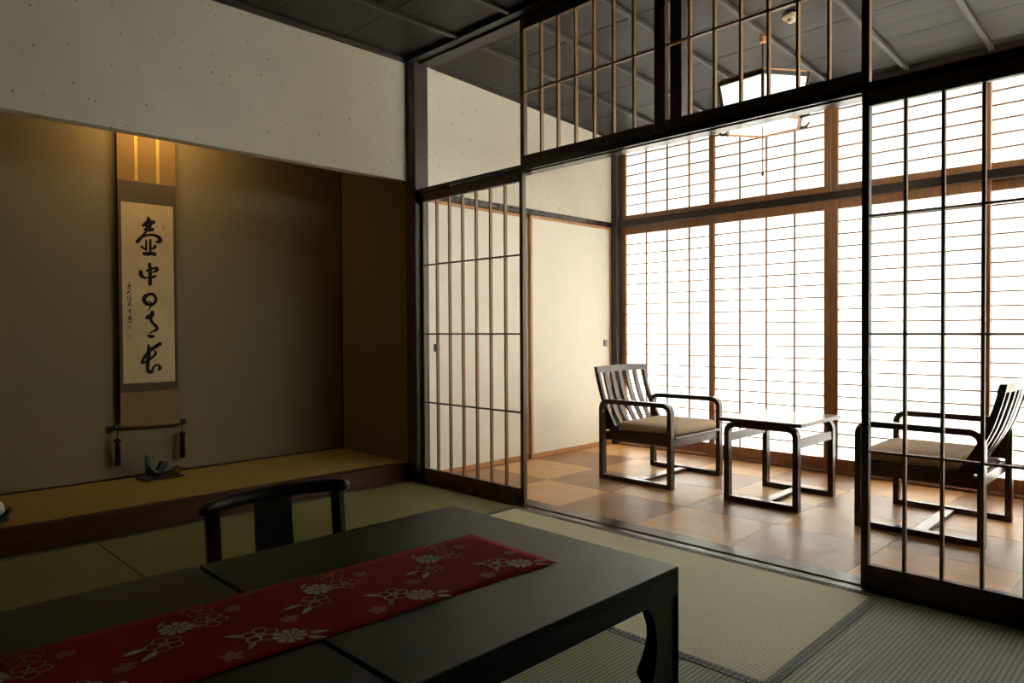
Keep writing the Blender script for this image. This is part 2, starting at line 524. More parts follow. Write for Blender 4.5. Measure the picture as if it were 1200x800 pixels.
# ---- posts and beams
struct(box('trim_3', (-0.135, -0.045, -0.05), (-0.030, 0.068, ZC), 'post_wood', None, 0.004), 'dark corner post between alcove and lattice door', 'post')
struct(box('trim_4', (-0.03, -0.005, 2.767), (XR, 0.098, ZC + 0.02), 'dark_wood', None, 0.003), 'dark ceiling beam above the transom opening', 'beam')
struct(box('trim_5', (1.852, 0.045, ZK1), (1.916, 0.098, 2.767), 'post_wood', None, 0.002), 'short dark strut behind the middle of the transom', 'post')
struct(box('trim_6', (3.655, -0.02, -0.05), (3.76, 0.10, ZC), 'post_wood', None, 0.004), 'dark post at the far end of the lattice doors', 'post')
struct(box('wall_partition', (3.76, 0.02, -0.05), (XR, 0.08, ZC), 'plaster'), 'plaster wall beside the lattice door opening', 'wall')

# ---- alcove (tokonoma)
XA = -0.965
YA0 = -3.30
ZL = 2.007
struct(box('wall_alcove_back', (XA - 0.08, YA0, -0.05), (XA, -0.03, 2.75), 'alcove_wall'), 'olive cloth back wall of the alcove behind the scroll', 'wall')
struct(box('wall_alcove_side', (XA - 0.08, -0.03, -0.05), (-0.135, 0.045, 2.75), 'alcove_wall'), 'olive cloth side wall of the alcove by the corner post', 'wall')
struct(box('wall_alcove_end', (XA - 0.08, YA0 - 0.08, -0.05), (XW, YA0, ZC), 'alcove_wall'), 'far end wall of the alcove', 'wall')
struct(box('wall_left', (XW - 0.072, YA0, ZL), (XW, -0.045, ZC), 'plaster'), 'flecked pale plaster wall hanging above the alcove opening', 'wall')
struct(box('wall_left_rear', (XW - 0.072, YB, -0.05), (XW, YA0, ZC), 'plaster'), 'plaster wall beyond the alcove', 'wall')
struct(box('ceiling_alcove', (XA - 0.08, YA0, 2.70), (XW - 0.072, -0.03, 2.75), 'dark_wood'), 'dark board ceiling inside the alcove', 'ceiling')
ft = struct(box('floor_alcove', (XA, YA0, -0.05), (XW - 0.03, -0.03, 0.112), 'dark_wood'), 'raised alcove floor with a golden rush mat', 'alcove floor')
AO = Vector(ft.location)
box('rush_mat', Vector((XA + 0.008, YA0, 0.112)) - AO, Vector((XW - 0.055, -0.04, 0.122)) - AO, 'alcove_mat', ft, 0.002)
struct(box('trim_7', (XW - 0.030, YA0, -0.05), (XW + 0.002, -0.046, 0.124), 'kerb', None, 0.004), 'reddish dark front board of the alcove step', 'step')
box('edge_strip', Vector((XW - 0.055, YA0, 0.112)) - AO, Vector((XW - 0.030, -0.04, 0.1235)) - AO, 'dark_wood', ft)
box('skirting_strip', Vector((XA, YA0, 0.112)) - AO, Vector((XA + 0.008, -0.03, 0.132)) - AO, 'dark_wood', ft)
box('corner_strip', Vector((XA, -0.038, 0.122)) - AO, Vector((XA + 0.008, -0.030, 2.70)) - AO, 'dark_wood', ft)

# ---- veranda left wall: plaster above, sliding paper doors below
struct(box('wall_left_veranda', (XH - 0.09, 0.068, 1.944), (XH, YW, 2.80), 'plaster_hall'), 'cream plaster wall above the plain sliding doors in the veranda', 'wall')
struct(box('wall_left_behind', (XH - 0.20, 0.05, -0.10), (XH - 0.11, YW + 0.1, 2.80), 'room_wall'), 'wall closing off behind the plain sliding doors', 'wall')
struct(box('trim_8', (XH - 0.085, 0.068, 1.904), (XH + 0.008, YW, 1.944), 'rail_wood', None, 0.002), 'dark rail above the plain sliding doors in the veranda', 'beam')
struct(box('trim_9', (XH - 0.085, 0.068, -0.10), (XH + 0.004, YW, -0.001), 'shoji_wood', None, 0.002), 'brown floor rail under the plain sliding doors', 'threshold')
def fusuma(name, y0, y1, xf, label, hy):
    z0, z1 = 0.0, 1.903
    d = bpy.data.objects.new(name, None)
    link(d, None, (xf - 0.012, (y0 + y1) / 2, z0))
    struct(d, label, 'sliding door')
    w = (y1 - y0) / 2
    box('paper_panel', (-0.009, -w + 0.012, 0.014), (0.008, w - 0.012, z1 - 0.014), 'fusuma_paper', d)
    fr = 0.024
    box('frame_rail', (-0.012, -w, 0), (0.012, w, 0.036), 'fusuma_frame', d, 0.002)
    box('frame_rail', (-0.012, -w, z1 - fr), (0.012, w, z1), 'fusuma_frame', d, 0.002)
    for s in (-1, 1):
        box('frame_stile', (-0.012, s * w - (fr if s > 0 else 0), 0.036), (0.012, s * w + (fr if s < 0 else 0), z1 - fr), 'fusuma_frame', d, 0.002)
    hc = hy - (y0 + y1) / 2
    p = box('finger_pull', (0.0082, hc - 0.026, 0.862), (0.0105, hc + 0.026, 0.915), 'iron', d, 0.001)
    box('pull_plate', (0.0012, -0.008, -0.022), (0.0020, 0.020, 0.022), 'steel', p)
fusuma('door_3', 0.070, 1.13, XH - 0.030, 'plain cream sliding door seen through the closed lattice', 0.172)
fusuma('door_4', 1.085, 2.118, XH - 0.002, 'plain cream sliding door next to the window corner', 2.035)
struct(box('trim_10', (XH - 0.05, YW - 0.026, -0.05), (0.008, YW + 0.09, 2.72), 'dark_wood', None, 0.002), 'dark corner post where the veranda wall meets the windows', 'post')

# ---- window wall: frame members
struct(box('trim_11', (0.008, YW - 0.012, 1.900), (3.70, YW + 0.085, 1.954), 'dark_wood', None, 0.002), 'dark transom rail between lower and upper paper windows', 'beam')
struct(box('trim_12', (0.008, YW - 0.012, -0.10), (3.70, YW + 0.085, 0.012), 'shoji_wood', None, 0.002), 'brown floor rail under the paper windows', 'threshold')
struct(box('trim_13', (0.008, YW - 0.012, 2.632), (3.70, YW + 0.085, 2.72), 'dark_wood', None, 0.002), 'dark head beam above the upper paper windows', 'beam')
struct(box('wall_window_header', (-0.25, YW - 0.01, 2.72), (XE + 0.085, YW + 0.10, 3.05), 'dark_wood'), 'dark boards above the window head beam', 'wall')
struct(box('wall_window_side', (3.70, YW - 0.01, -0.10), (XE + 0.085, YW + 0.10, 2.72), 'plaster_hall'), 'plaster wall at the far side of the windows', 'wall')
struct(box('wall_corner_fill', (-0.25, YW + 0.03, -0.10), (XH - 0.05, YW + 0.10, 2.72), 'plaster_hall'), 'plaster strip closing the window corner', 'wall')

def shoji(name, x0, x1, yf, z0, z1, rows, label, rb, rt, end=False):
    """sliding paper window: frame, 3 uprights, rows-1 crossbars and one sheet of paper behind"""
    d = bpy.data.objects.new(name, None)
    if end:   # stands across the end of the veranda; x0..x1 then run along y and yf is its x
        link(d, None, (yf, (x0 + x1) / 2, z0), (0, 0, -math.pi / 2))
    else:
        link(d, None, ((x0 + x1) / 2, yf, z0))
    struct(d, label, 'paper window')
    w, h = (x1 - x0) / 2, z1 - z0
    st = 0.046
    box('frame_rail', (-w + st, 0, 0), (w - st, 0.028, rb), 'shoji_wood', d, 0.0015)
    box('frame_rail', (-w + st, 0, h - rt), (w - st, 0.028, h), 'shoji_wood', d, 0.0015)
    for s in (-1, 1):
        box('frame_stile', (s * w - (st if s > 0 else 0), 0, 0), (s * w + (st if s < 0 else 0), 0.028, h), 'shoji_wood', d, 0.0015)
    box('paper_sheet', (-w + st - 0.006, 0.0215, rb - 0.006), (w - st + 0.006, 0.0222, h - rt + 0.006), 'paper', d)
    iw = w - st
    for k in range(1, 4):
        x = -iw + 2 * iw * k / 4
        box('upright_bar', (x - 0.005, 0.004, rb), (x + 0.005, 0.0214, h - rt), 'kumiko', d)
    ih = h - rb - rt
    for k in range(1, rows):
        z = rb + ih * k / rows
        box('cross_bar', (-iw, 0.006, z - 0.0045), (iw, 0.0213, z + 0.0045), 'kumiko', d)
PX = [(0.010, 0.931, 1), (0.879, 1.8155, 0), (1.8165, 2.750, 0), (2.702, 3.63, 1)]
pos = ['nearest the plain doors at the left corner', 'second from the left corner, behind the small table', 'third from the left corner, beside the dark lattice stile', 'fourth from the left corner, behind the lattice door']
for k, (a, b, tr) in enumerate(PX):
    yf = YW + 0.006 + (0.034 if tr else 0.0)
    shoji('window_%d' % (k + 1), a, b, yf, 0.013, 1.899, 20, 'tall lower paper window ' + pos[k], 0.086, 0.066)
    shoji('window_%d' % (k + 5), a, b, yf, 1.955, 2.631, 7, 'short upper paper window ' + pos[k], 0.046, 0.024)

def glazed(name, y0, y1, xf, z0, z1, rows, label):
    """clear glass sliding window across the end of the veranda"""
    d = bpy.data.objects.new(name, None)
    link(d, None, (xf, (y0 + y1) / 2, z0))
    struct(d, label, 'glass window')
    w, h, st = (y1 - y0) / 2, z1 - z0, 0.046
    for s in (-1, 1):
        box('frame_stile', (0, s * w - (st if s > 0 else 0), 0), (0.028, s * w + (st if s < 0 else 0), h), 'shoji_wood', d, 0.0015)
    box('frame_rail', (0, -w + st, 0), (0.028, w - st, 0.07), 'shoji_wood', d, 0.0015)
    box('frame_rail', (0, -w + st, h - 0.05), (0.028, w - st, h), 'shoji_wood', d, 0.0015)
    for k in range(rows):
        a = 0.07 + (h - 0.12) * k / rows; b = 0.07 + (h - 0.12) * (k + 1) / rows
        box('pane', (0.013, -w + st, a), (0.016, w - st, b), 'glass', d)
        if k:
            box('glazing_bar', (0.004, -w + st, a - 0.011), (0.0125, w - st, a + 0.011), 'shoji_wood', d)
for k, (a, b, tr) in enumerate([(0.125, 1.150, 0), (1.105, 2.130, 1)]):
    xf = XE + 0.006 + (0.034 if tr else 0.0)
    glazed('window_%d' % (k + 9), a, b, xf, 1.955, 2.631, 1, 'upper glass window across the far end of the veranda, ' + ('room side' if k == 0 else 'garden side'))
struct(box('trim_14', (XE - 0.012, 0.10, 1.900), (XE + 0.085, YW, 1.954), 'dark_wood', None, 0.002), 'dark transom rail across the far end of the veranda', 'beam')
struct(box('wall_veranda_end', (XE + 0.002, 0.10, 0.013), (XE + 0.08, YW, 1.899), 'plaster_hall'), 'plaster wall under the glass windows at the far end of the veranda', 'wall')
struct(box('trim_15', (XE - 0.012, 0.10, -0.10), (XE + 0.085, YW, 0.012), 'shoji_wood', None, 0.002), 'brown floor rail across the far end of the veranda', 'threshold')
struct(box('trim_16', (XE - 0.012, 0.10, 2.632), (XE + 0.085, YW, 3.0), 'dark_wood', None, 0.002), 'dark head beam across the far end of the veranda', 'beam')

# ---- ceilings
cr = struct(box('ceiling', (XW - 0.1, YB, ZC + 0.03), (XR, 0.0, ZC + 0.09), 'dark_wood'), 'dark boarded ceiling of the main room', 'ceiling')
CO = Vector(cr.location)
y = -0.075
edges = [-0.006]
while y > YB:
    edges.append(y); y -= 0.458
edges.append(YB)
for a, b in zip(edges[1:], edges[:-1]):
    box('ceiling_board', Vector((XW, a + 0.003, ZC + 0.012)) - CO, Vector((XR, b - 0.003, ZC + 0.030)) - CO, 'ceil_board', cr)
for k in range(10):
    x = 0.420 + 0.4575 * k
    if x > XR - 0.1: break
    box('batten', Vector((x - 0.014, YB, ZC - 0.014)) - CO, Vector((x + 0.014, -0.07, ZC + 0.012)) - CO, 'batten', cr, 0.003)
box('edge_moulding', Vector((XW, YB, ZC - 0.016)) - CO, Vector((XW + 0.03, -0.046, ZC + 0.012)) - CO, 'post_wood', cr, 0.003)
box('edge_moulding', Vector((XW, -0.07, ZC - 0.02)) - CO, Vector((XR, -0.006, ZC + 0.012)) - CO, 'dark_wood', cr, 0.003)

SL = math.atan(0.05)
cv = bpy.data.objects.new('ceiling_veranda', box_mesh(4.05, 2.2, 0.05, 'dark_wood'))
link(cv, None, (1.76, 1.12, 2.785 - 0.05 * 1.12 + 0.055), (-SL, 0, 0))
struct(cv, 'sloping dark boarded ceiling above the veranda', 'ceiling')
ye = [-1.05] + [v - 1.12 for v in (0.430, 0.833, 1.240, 1.652, 2.06)] + [1.08]
ye = sorted(ye)
for a, b in zip(ye[:-1], ye[1:]):
    box('ceiling_board', (-1.99, a + 0.0025, -0.046), (1.97, b - 0.0025, -0.026), 'ceil_board', cv)
for k in range(10):
    x = 0.466 + 0.4575 * k - 1.76
    if x > 1.95: break
    box('batten', (x - 0.013, -1.02, -0.072), (x + 0.013, 1.06, -0.046), 'batten', cv, 0.003)
box('edge_moulding', (XH - 1.76, -1.02, -0.060), (XH - 1.76 + 0.012, 1.06, -0.040), 'post_wood', cv)

# ---- unseen sides of the room, so that light only comes in through the paper windows
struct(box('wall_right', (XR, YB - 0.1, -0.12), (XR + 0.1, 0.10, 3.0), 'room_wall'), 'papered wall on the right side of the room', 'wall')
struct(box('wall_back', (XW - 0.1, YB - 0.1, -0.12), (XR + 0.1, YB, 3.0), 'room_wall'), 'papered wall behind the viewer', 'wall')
struct(box('roof_slab', (-1.4, YB - 0.2, 3.05), (XR + 0.2, 0.10, 3.15), 'dark_wood'), 'roof boards above the main room ceiling', 'roof')
struct(box('roof_slab', (-1.4, 0.10, 3.05), (XE + 0.085, YW + 0.12, 3.15), 'dark_wood'), 'roof boards above the veranda ceiling', 'roof')
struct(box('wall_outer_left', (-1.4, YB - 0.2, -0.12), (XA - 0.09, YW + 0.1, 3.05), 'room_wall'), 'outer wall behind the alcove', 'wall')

# ---- lattice sliding doors
def lattice_door(name, x0, x1, label, pull_side):
    d = bpy.data.objects.new(name, None)
    link(d, None, ((x0 + x1) / 2, 0.0, 0.0))
    struct(d, label, 'lattice door')
    w = (x1 - x0) / 2
    h = ZK0 + 0.004
    st = 0.027
    for s in (-1, 1):
        box('frame_stile', (s * w - (st if s > 0 else 0), 0, 0.0), (s * w + (st if s < 0 else 0), 0.029, h), 'lattice_dark', d, 0.0015)
    box('bottom_rail', (-w + st, 0.0005, 0), (w - st, 0.0285, 0.092), 'lattice_dark', d, 0.0015)
    box('top_rail', (-w + st, 0.0005, h - 0.056), (w - st, 0.0285, h), 'lattice_dark', d, 0.0015)
    iw = w - st
    for k in range(1, 7):
        x = -iw + 2 * iw * k / 7
        box('upright_bar', (x - 0.0055, 0.004, 0.092), (x + 0.0055, 0.0250, h - 0.056), 'lattice', d, 0.001)
    for z in (0.531, 0.985, 1.440):
        box('cross_bar', (-iw, 0.006, z - 0.0045), (iw, 0.0235, z + 0.0045), 'lattice_dark', d, 0.0008)
lattice_door('door_1', -0.030, 0.911, 'closed wooden lattice sliding door beside the alcove', 1)
lattice_door('door_2', 2.735, 3.655, 'wooden lattice sliding door in front of the right armchair', -1)

# ---- transom lattices above the head rail
def transom(x0, x1, label):
    t = thing('transom_lattice', label, 'transom', ((x0 + x1) / 2, 0.0, ZK1), 0, 'transom lattices above the doors')
    w = (x1 - x0) / 2
    h = 2.765 - ZK1
    st = 0.030
    for s in (-1, 1):
        box('frame_stile', (s * w - (st if s > 0 else 0), 0, 0), (s * w + (st if s < 0 else 0), 0.030, h), 'lattice_dark', t, 0.0015)
    box('bottom_rail', (-w + st, 0.0, 0), (w - st, 0.030, 0.052), 'lattice_dark', t, 0.0015)
    box('top_rail', (-w + st, 0.0, h - 0.056), (w - st, 0.030, h), 'lattice_dark', t, 0.0015)
    iw = w - st
    for k in range(1, 7):
        x = -iw + 2 * iw * k / 7
        box('upright_bar', (x - 0.0055, 0.004, 0.052), (x + 0.0055, 0.026, h - 0.056), 'lattice', t, 0.001)
    z = 2.352 - ZK1
    box('cross_bar', (-iw, 0.002, z - 0.005), (iw, 0.024, z + 0.005), 'lattice', t, 0.0008)
transom(0.895, 1.823, 'openwork wooden transom lattice nearer the alcove')
transom(1.825, 2.762, 'openwork wooden transom lattice in front of the hanging lantern')

# ------------------------------------------------------------------ low table
def low_table(x0, x1, y0, y1, label):
    zt = 0.356
    t = thing('low_table', label, 'table', ((x0 + x1) / 2, (y0 + y1) / 2, 0), 0, 'low tables pushed together')
    a, b = (x1 - x0) / 2, (y1 - y0) / 2
    box('table_top', (-a, -b, zt - 0.022), (a, b, zt), 'lacquer', t, 0.0018)
    th = 0.030
    for s in (-1, 1):
        box('apron', (s * (a - 0.0005) - (th if s > 0 else 0), -b + th, 0.279), (s * (a - 0.0005) + (th if s < 0 else 0), b - th, zt - 0.022), 'lacquer', t)
        box('apron', (-a + 0.0005, s * (b - 0.0005) - (th if s > 0 else 0), 0.279), (a - 0.0005, s * (b - 0.0005) + (th if s < 0 else 0), zt - 0.022), 'lacquer', t)
    # corner legs: an L of two boards with a curved inner edge
    prof = [(0.15, 0.279), (0.142, 0.272), (0.128, 0.255), (0.114, 0.225), (0.106, 0.190), (0.105, 0.150), (0.112, 0.115), (0.126, 0.080), (0.142, 0.048), (0.148, 0.030), (0.140, 0.018), (0.128, 0.010), (0.126, 0.0)]
    for sx in (-1, 1):
        for sy in (-1, 1):
            bm = bmesh.new()
            X, Y = sx * (a - 0.0005), sy * (b - 0.0005)
            pts = [(Y, 0.279)] + [(Y - sy * d, z) for d, z in prof] + [(Y, 0.0)]
            prism(bm, pts, 'X', X, X - sx * th)
            pts = [(X, 0.279)] + [(X - sx * d * 0.8, z) for d, z in prof] + [(X, 0.0)]
            prism(bm, pts, 'Y', Y, Y - sy * th)
            mesh_obj('leg', bm, 'lacquer', t)
    return t
low_table(1.700, 2.662, -2.122, -1.200, 'black lacquered low table whose corner leg shows in front')
low_table(1.694, 2.656, -3.060, -2.134, 'black lacquered low table in the dark near corner, under the runner')

# ------------------------------------------------------------------ red table runner with flower motifs
RW, RL = 0.372, 1.62
run = thing('table_runner', 'red cloth runner with cream plum blossoms lying across the tables', 'table runner', (2.216, -1.408, 0.3562), math.radians(-2.4))
bm = bmesh.new()
nx, ny = 12, 60
grid = []
for j in range(ny + 1):
    row = []
    for i in range(nx + 1):
        u, v = i / nx, j / ny
        yy = -v * RL
        # a slight lift at the edges, a dip over the gap between the tables
        zz = 0.0022 + 0.0010 * math.sin(yy * 17 + u * 3) * (1 if i in (0, nx) else 0.35)
        row.append((-RW / 2 + u * RW, yy, zz))
    grid.append(row)
top = [[bm.verts.new(p) for p in r] for r in grid]
bot = [[bm.verts.new((p[0], p[1], p[2] - 0.0011)) for p in r] for r in grid]
for j in range(ny):
    for i in range(nx):
        bm.faces.new((top[j][i], top[j][i + 1], top[j + 1][i + 1], top[j + 1][i]))
        bm.faces.new((bot[j][i], bot[j + 1][i], bot[j + 1][i + 1], bot[j][i + 1]))
for j in range(ny):
    bm.faces.new((top[j][0], top[j + 1][0], bot[j + 1][0], bot[j][0]))
    bm.faces.new((top[j][nx], bot[j][nx], bot[j + 1][nx], top[j + 1][nx]))
for i in range(nx):
    bm.faces.new((top[0][i], bot[0][i], bot[0][i + 1], top[0][i + 1]))
    bm.faces.new((top[ny][i], top[ny][i + 1], bot[ny][i + 1], bot[ny][i]))
mesh_obj('cloth', bm, 'runner', run, smooth=True)
ZM = 0.0034
def ring_face(bm, cx, cy, ro, ri, n=10, z=ZM):
    o_ = [bm.verts.new((cx + ro * math.cos(2 * math.pi * k / n), cy + ro * math.sin(2 * math.pi * k / n), z)) for k in range(n)]
    i_ = [bm.verts.new((cx + ri * math.cos(2 * math.pi * k / n), cy + ri * math.sin(2 * math.pi * k / n), z)) for k in range(n)]
    for k in range(n):
        bm.faces.new((o_[k], o_[(k + 1) % n], i_[(k + 1) % n], i_[k]))
def disc(bm, cx, cy, r, n=12, z=ZM, sx=1.0, rot=0.0):
    c, s = math.cos(rot), math.sin(rot)
    vs_ = []
    for k in range(n):
        a = 2 * math.pi * k / n
        x, y_ = r * sx * math.cos(a), r * math.sin(a)
        vs_.append(bm.verts.new((cx + x * c - y_ * s, cy + x * s + y_ * c, z)))
    bm.faces.new(vs_)
FL = {}
def flower(kind, mat):
    key = (kind, mat)
    if key in FL: return FL[key]
    bm = bmesh.new()
    if kind == 'outline':
        for k in range(5):
            a = 2 * math.pi * k / 5 + 0.3
            ring_face(bm, 0.023 * math.cos(a), 0.023 * math.sin(a), 0.0165, 0.0125)
        ring_face(bm, 0, 0, 0.007, 0.003, z=ZM + 0.0002)
    elif kind == 'solid':
        for k in range(9):
            a = 2 * math.pi * k / 9
            pts = [(0.008, -0.0018), (0.022, -0.0066), (0.031, -0.0082), (0.036, -0.0045), (0.0345, 0.0), (0.036, 0.0045), (0.031, 0.0082), (0.022, 0.0066), (0.008, 0.0018)]
            bm.faces.new([bm.verts.new((p[0] * math.cos(a) - p[1] * math.sin(a), p[0] * math.sin(a) + p[1] * math.cos(a), ZM)) for p in pts])
        disc(bm, 0, 0, 0.0062, 10, ZM + 0.0002)
    elif kind == 'small':
        for k in range(5):
            a = 2 * math.pi * k / 5 + 0.2
            disc(bm, 0.0115 * math.cos(a), 0.0115 * math.sin(a), 0.0072, 8, ZM + 0.00004 * k, 1.35, a)
    elif kind == 'leaf':
        vs_ = []
        for t_, w_ in ((0, 0.003), (0.3, 0.0085), (0.65, 0.0065), (1, 0.0006)):
            vs_.append((t_ * 0.045, w_))
        pts = [(p[0], p[1], ZM) for p in vs_] + [(p[0], -p[1], ZM) for p in vs_[::-1]]
        bm.faces.new([bm.verts.new(p) for p in pts])
    me = bpy.data.meshes.new('motif_' + kind)
    bm.to_mesh(me); bm.free()
    for f in me.polygons:
        pass
    me.materials.append(M[mat])
    FL[key] = me
    return me
def put(kind, mat, wx, wy, rot=0.0, s=1.0):
    # table coordinates to runner coordinates
    a = -run.rotation_euler.z
    dx, dy = wx - run.location.x, wy - run.location.y
    lx, ly = dx * math.cos(a) - dy * math.sin(a), dx * math.sin(a) + dy * math.cos(a)
    if abs(lx) > RW / 2 - 0.004 or ly > -0.005 or ly < -RL + 0.05: return
    o = bpy.data.objects.new({'outline': 'blossom_outline', 'solid': 'blossom', 'small': 'small_blossom', 'leaf': 'leaf'}[kind], flower(kind, mat))
    link(o, run, (lx, ly, 0), (0, 0, rot))
    o.scale = (s, s, 1)
for k in range(5):
    py, pxo = -0.3365 * k, -0.0145 * k
    def P(kind, mat, x, y_, rot=0.0, s=1.0): put(kind, mat, x + pxo, y_ + py, rot, s)
    P('outline', 'motif_rose', 2.062, -1.580, 0.2); P('outline', 'motif_gold', 2.138, -1.584, 0.9)
    P('solid', 'motif_cream', 2.126, -1.652, 0.1); P('outline', 'motif_gold', 2.190, -1.697, 0.5)
    P('small', 'motif_rose', 2.108, -1.518, 0.4); P('small', 'motif_rose', 2.242, -1.455 - 0.3365, 0.2)
    P('leaf', 'motif_cream', 2.185, -1.735, -1.5); P('leaf', 'motif_cream', 2.215, -1.722, -0.9); P('leaf', 'motif_gold', 2.095, -1.680, 2.5, 0.8); P('leaf', 'motif_gold', 2.140, -1.625, 1.2, 0.6)
    P('outline', 'motif_cream', 2.290, -1.538, 0.0); P('solid', 'motif_cream', 2.340, -1.494, 0.3)
    P('leaf', 'motif_cream', 2.372, -1.470, 0.75, 0.9); P('leaf', 'motif_cream', 2.356, -1.458, 1.15, 0.9)
    P('leaf', 'motif_cream', 2.272, -1.567, -2.3, 0.9); P('leaf', 'motif_gold', 2.318, -1.562, -0.8, 0.8)
    P('small', 'motif_rose', 2.344, -1.622, 0.3, 1.2); P('small', 'motif_rose', 2.256, -1.449, 0.6)

# ------------------------------------------------------------------ low floor chair at the far side of the table
zc = thing('floor_chair', 'black lacquered floor chair with curved back rail behind the low table', 'chair', (1.42, -1.68, 0))
# local: seat front faces +x (the table); the back rail bows away from it
def arc_pt(t):   # t in -1..1 along the rail
    return Vector((-0.115 - 0.062 * (1 - t * t), 0.288 * t, 0))
bm = bmesh.new()
rings = []
for k in range(25):
    t = -1 + 2 * k / 24
    p = arc_pt(t); q = (arc_pt(min(1, t + .02)) - arc_pt(max(-1, t - .02))).normalized()
    nrm = Vector((q.y, -q.x, 0))
    zc_ = 0.404 + 0.010 * (1 - t * t)
    e = 1.0 if abs(t) < 0.93 else (0.8 if abs(t) < 0.99 else 0.45)
    hw, hh = 0.017 * e, 0.025 * e
    ring = []
    for m_ in range(10):
        a = 2 * math.pi * m_ / 10
        v = p + nrm * hw * math.cos(a) + Vector((0, 0, zc_ + hh * math.sin(a)))
        ring.append(tuple(v))
    rings.append(ring)
loft(bm, rings)
mesh_obj('back_rail', bm, 'lacquer_gloss', zc, smooth=True)
for s in (-1, 1):
    bm = bmesh.new()
    tp = arc_pt(0.84 * s)
    rings = []
    for z, dx, hw_ in ((0.0, 0.030, 0.020), (0.12, 0.022, 0.022), (0.28, 0.010, 0.0235), (0.402, 0.0, 0.0235)):
        cx_ = tp.x + dx
        rings.append([(cx_ - 0.010, tp.y - hw_, z), (cx_ + 0.010, tp.y - hw_, z), (cx_ + 0.012, tp.y, z), (cx_ + 0.010, tp.y + hw_, z), (cx_ - 0.010, tp.y + hw_, z)])
    loft(bm, rings)
    mesh_obj('post', bm, 'lacquer_gloss', zc)
bm = bmesh.new()
rings = []
for k in range(9):
    t = k / 8
    z = 0.095 + (0.412 - 0.095) * t
    x = -0.135 - 0.040 * t - 0.015 * math.sin(math.pi * t)
    hw = 0.074 - 0.004 * t
    cy = 0.0
    rings.append([(x - 0.006, cy - hw, z), (x + 0.006, cy - hw, z), (x + 0.006, cy + hw, z), (x - 0.006, cy + hw, z)])
loft(bm, rings)
mesh_obj('splat', bm, 'lacquer_gloss', zc)
box('seat', (-0.23, -0.26, 0.085), (0.22, 0.26, 0.115), 'lacquer_gloss', zc, 0.008)
for s in (-1, 1):
    box('runner_foot', (-0.20, s * 0.225 - 0.016, 0.0), (0.20, s * 0.225 + 0.016, 0.085), 'lacquer_gloss', zc, 0.004)

# ------------------------------------------------------------------ veranda armchairs and side table
def loop_profile(x0, x1, z0, z1, r, t, seg=7):
    """rings of a closed rectangular bar loop with rounded upper corners: (inner, outer) outline pairs"""
    pts = []
    def arc(cx, cz, a0, a1, ro):
        for k in range(seg + 1):
            a = a0 + (a1 - a0) * k / seg
            pts.append(((cx + (ro - t) * math.cos(a), cz + (ro - t) * math.sin(a)), (cx + ro * math.cos(a), cz + ro * math.sin(a))))
    pts.append(((x0 + t, z0 + t), (x0, z0)))
    pts.append(((x1 - t, z0 + t), (x1, z0)))
    arc(x1 - r, z1 - r, 0, math.pi / 2, r)
    arc(x0 + r, z1 - r, math.pi / 2, math.pi, r)
    return pts
def bar_loop(name, x0, x1, z0, z1, r, t, y0, y1, mat, parent):
    bm = bmesh.new()
    pr_ = loop_profile(x0, x1, z0, z1, r, t)
    rings = [[(i[0], y0, i[1]), (o_[0], y0, o_[1]), (o_[0], y1, o_[1]), (i[0], y1, i[1])] for i, o_ in pr_]
    loft(bm, rings, closed=True)
    return mesh_obj(name, bm, mat, parent)

def cushion_mesh(lx, ly, h, r=0.03):
    bm = bmesh.new()
    n = 14
    rings = []
    def outline(sc, z, puff):
        pts = []
        a, b = lx / 2 * sc, ly / 2 * sc
        rr = 0.045
        for cx, cy, a0 in ((a - rr, b - rr, 0), (-a + rr, b - rr, 90), (-a + rr, -b + rr, 180), (a - rr, -b + rr, 270)):
            for k in range(6):
                an = math.radians(a0 + 90 * k / 5)
                pts.append((cx + rr * math.cos(an), cy + rr * math.sin(an), z))
        return pts
    for sc, z in ((0.90, 0.0), (0.985, 0.006), (1.0, h * 0.35), (1.0, h * 0.55), (0.985, h * 0.8), (0.93, h * 0.95), (0.7, h * 1.05), (0.3, h * 1.09)):
        rings.append(outline(sc, z, 0))
    loft(bm, rings)
    return bm

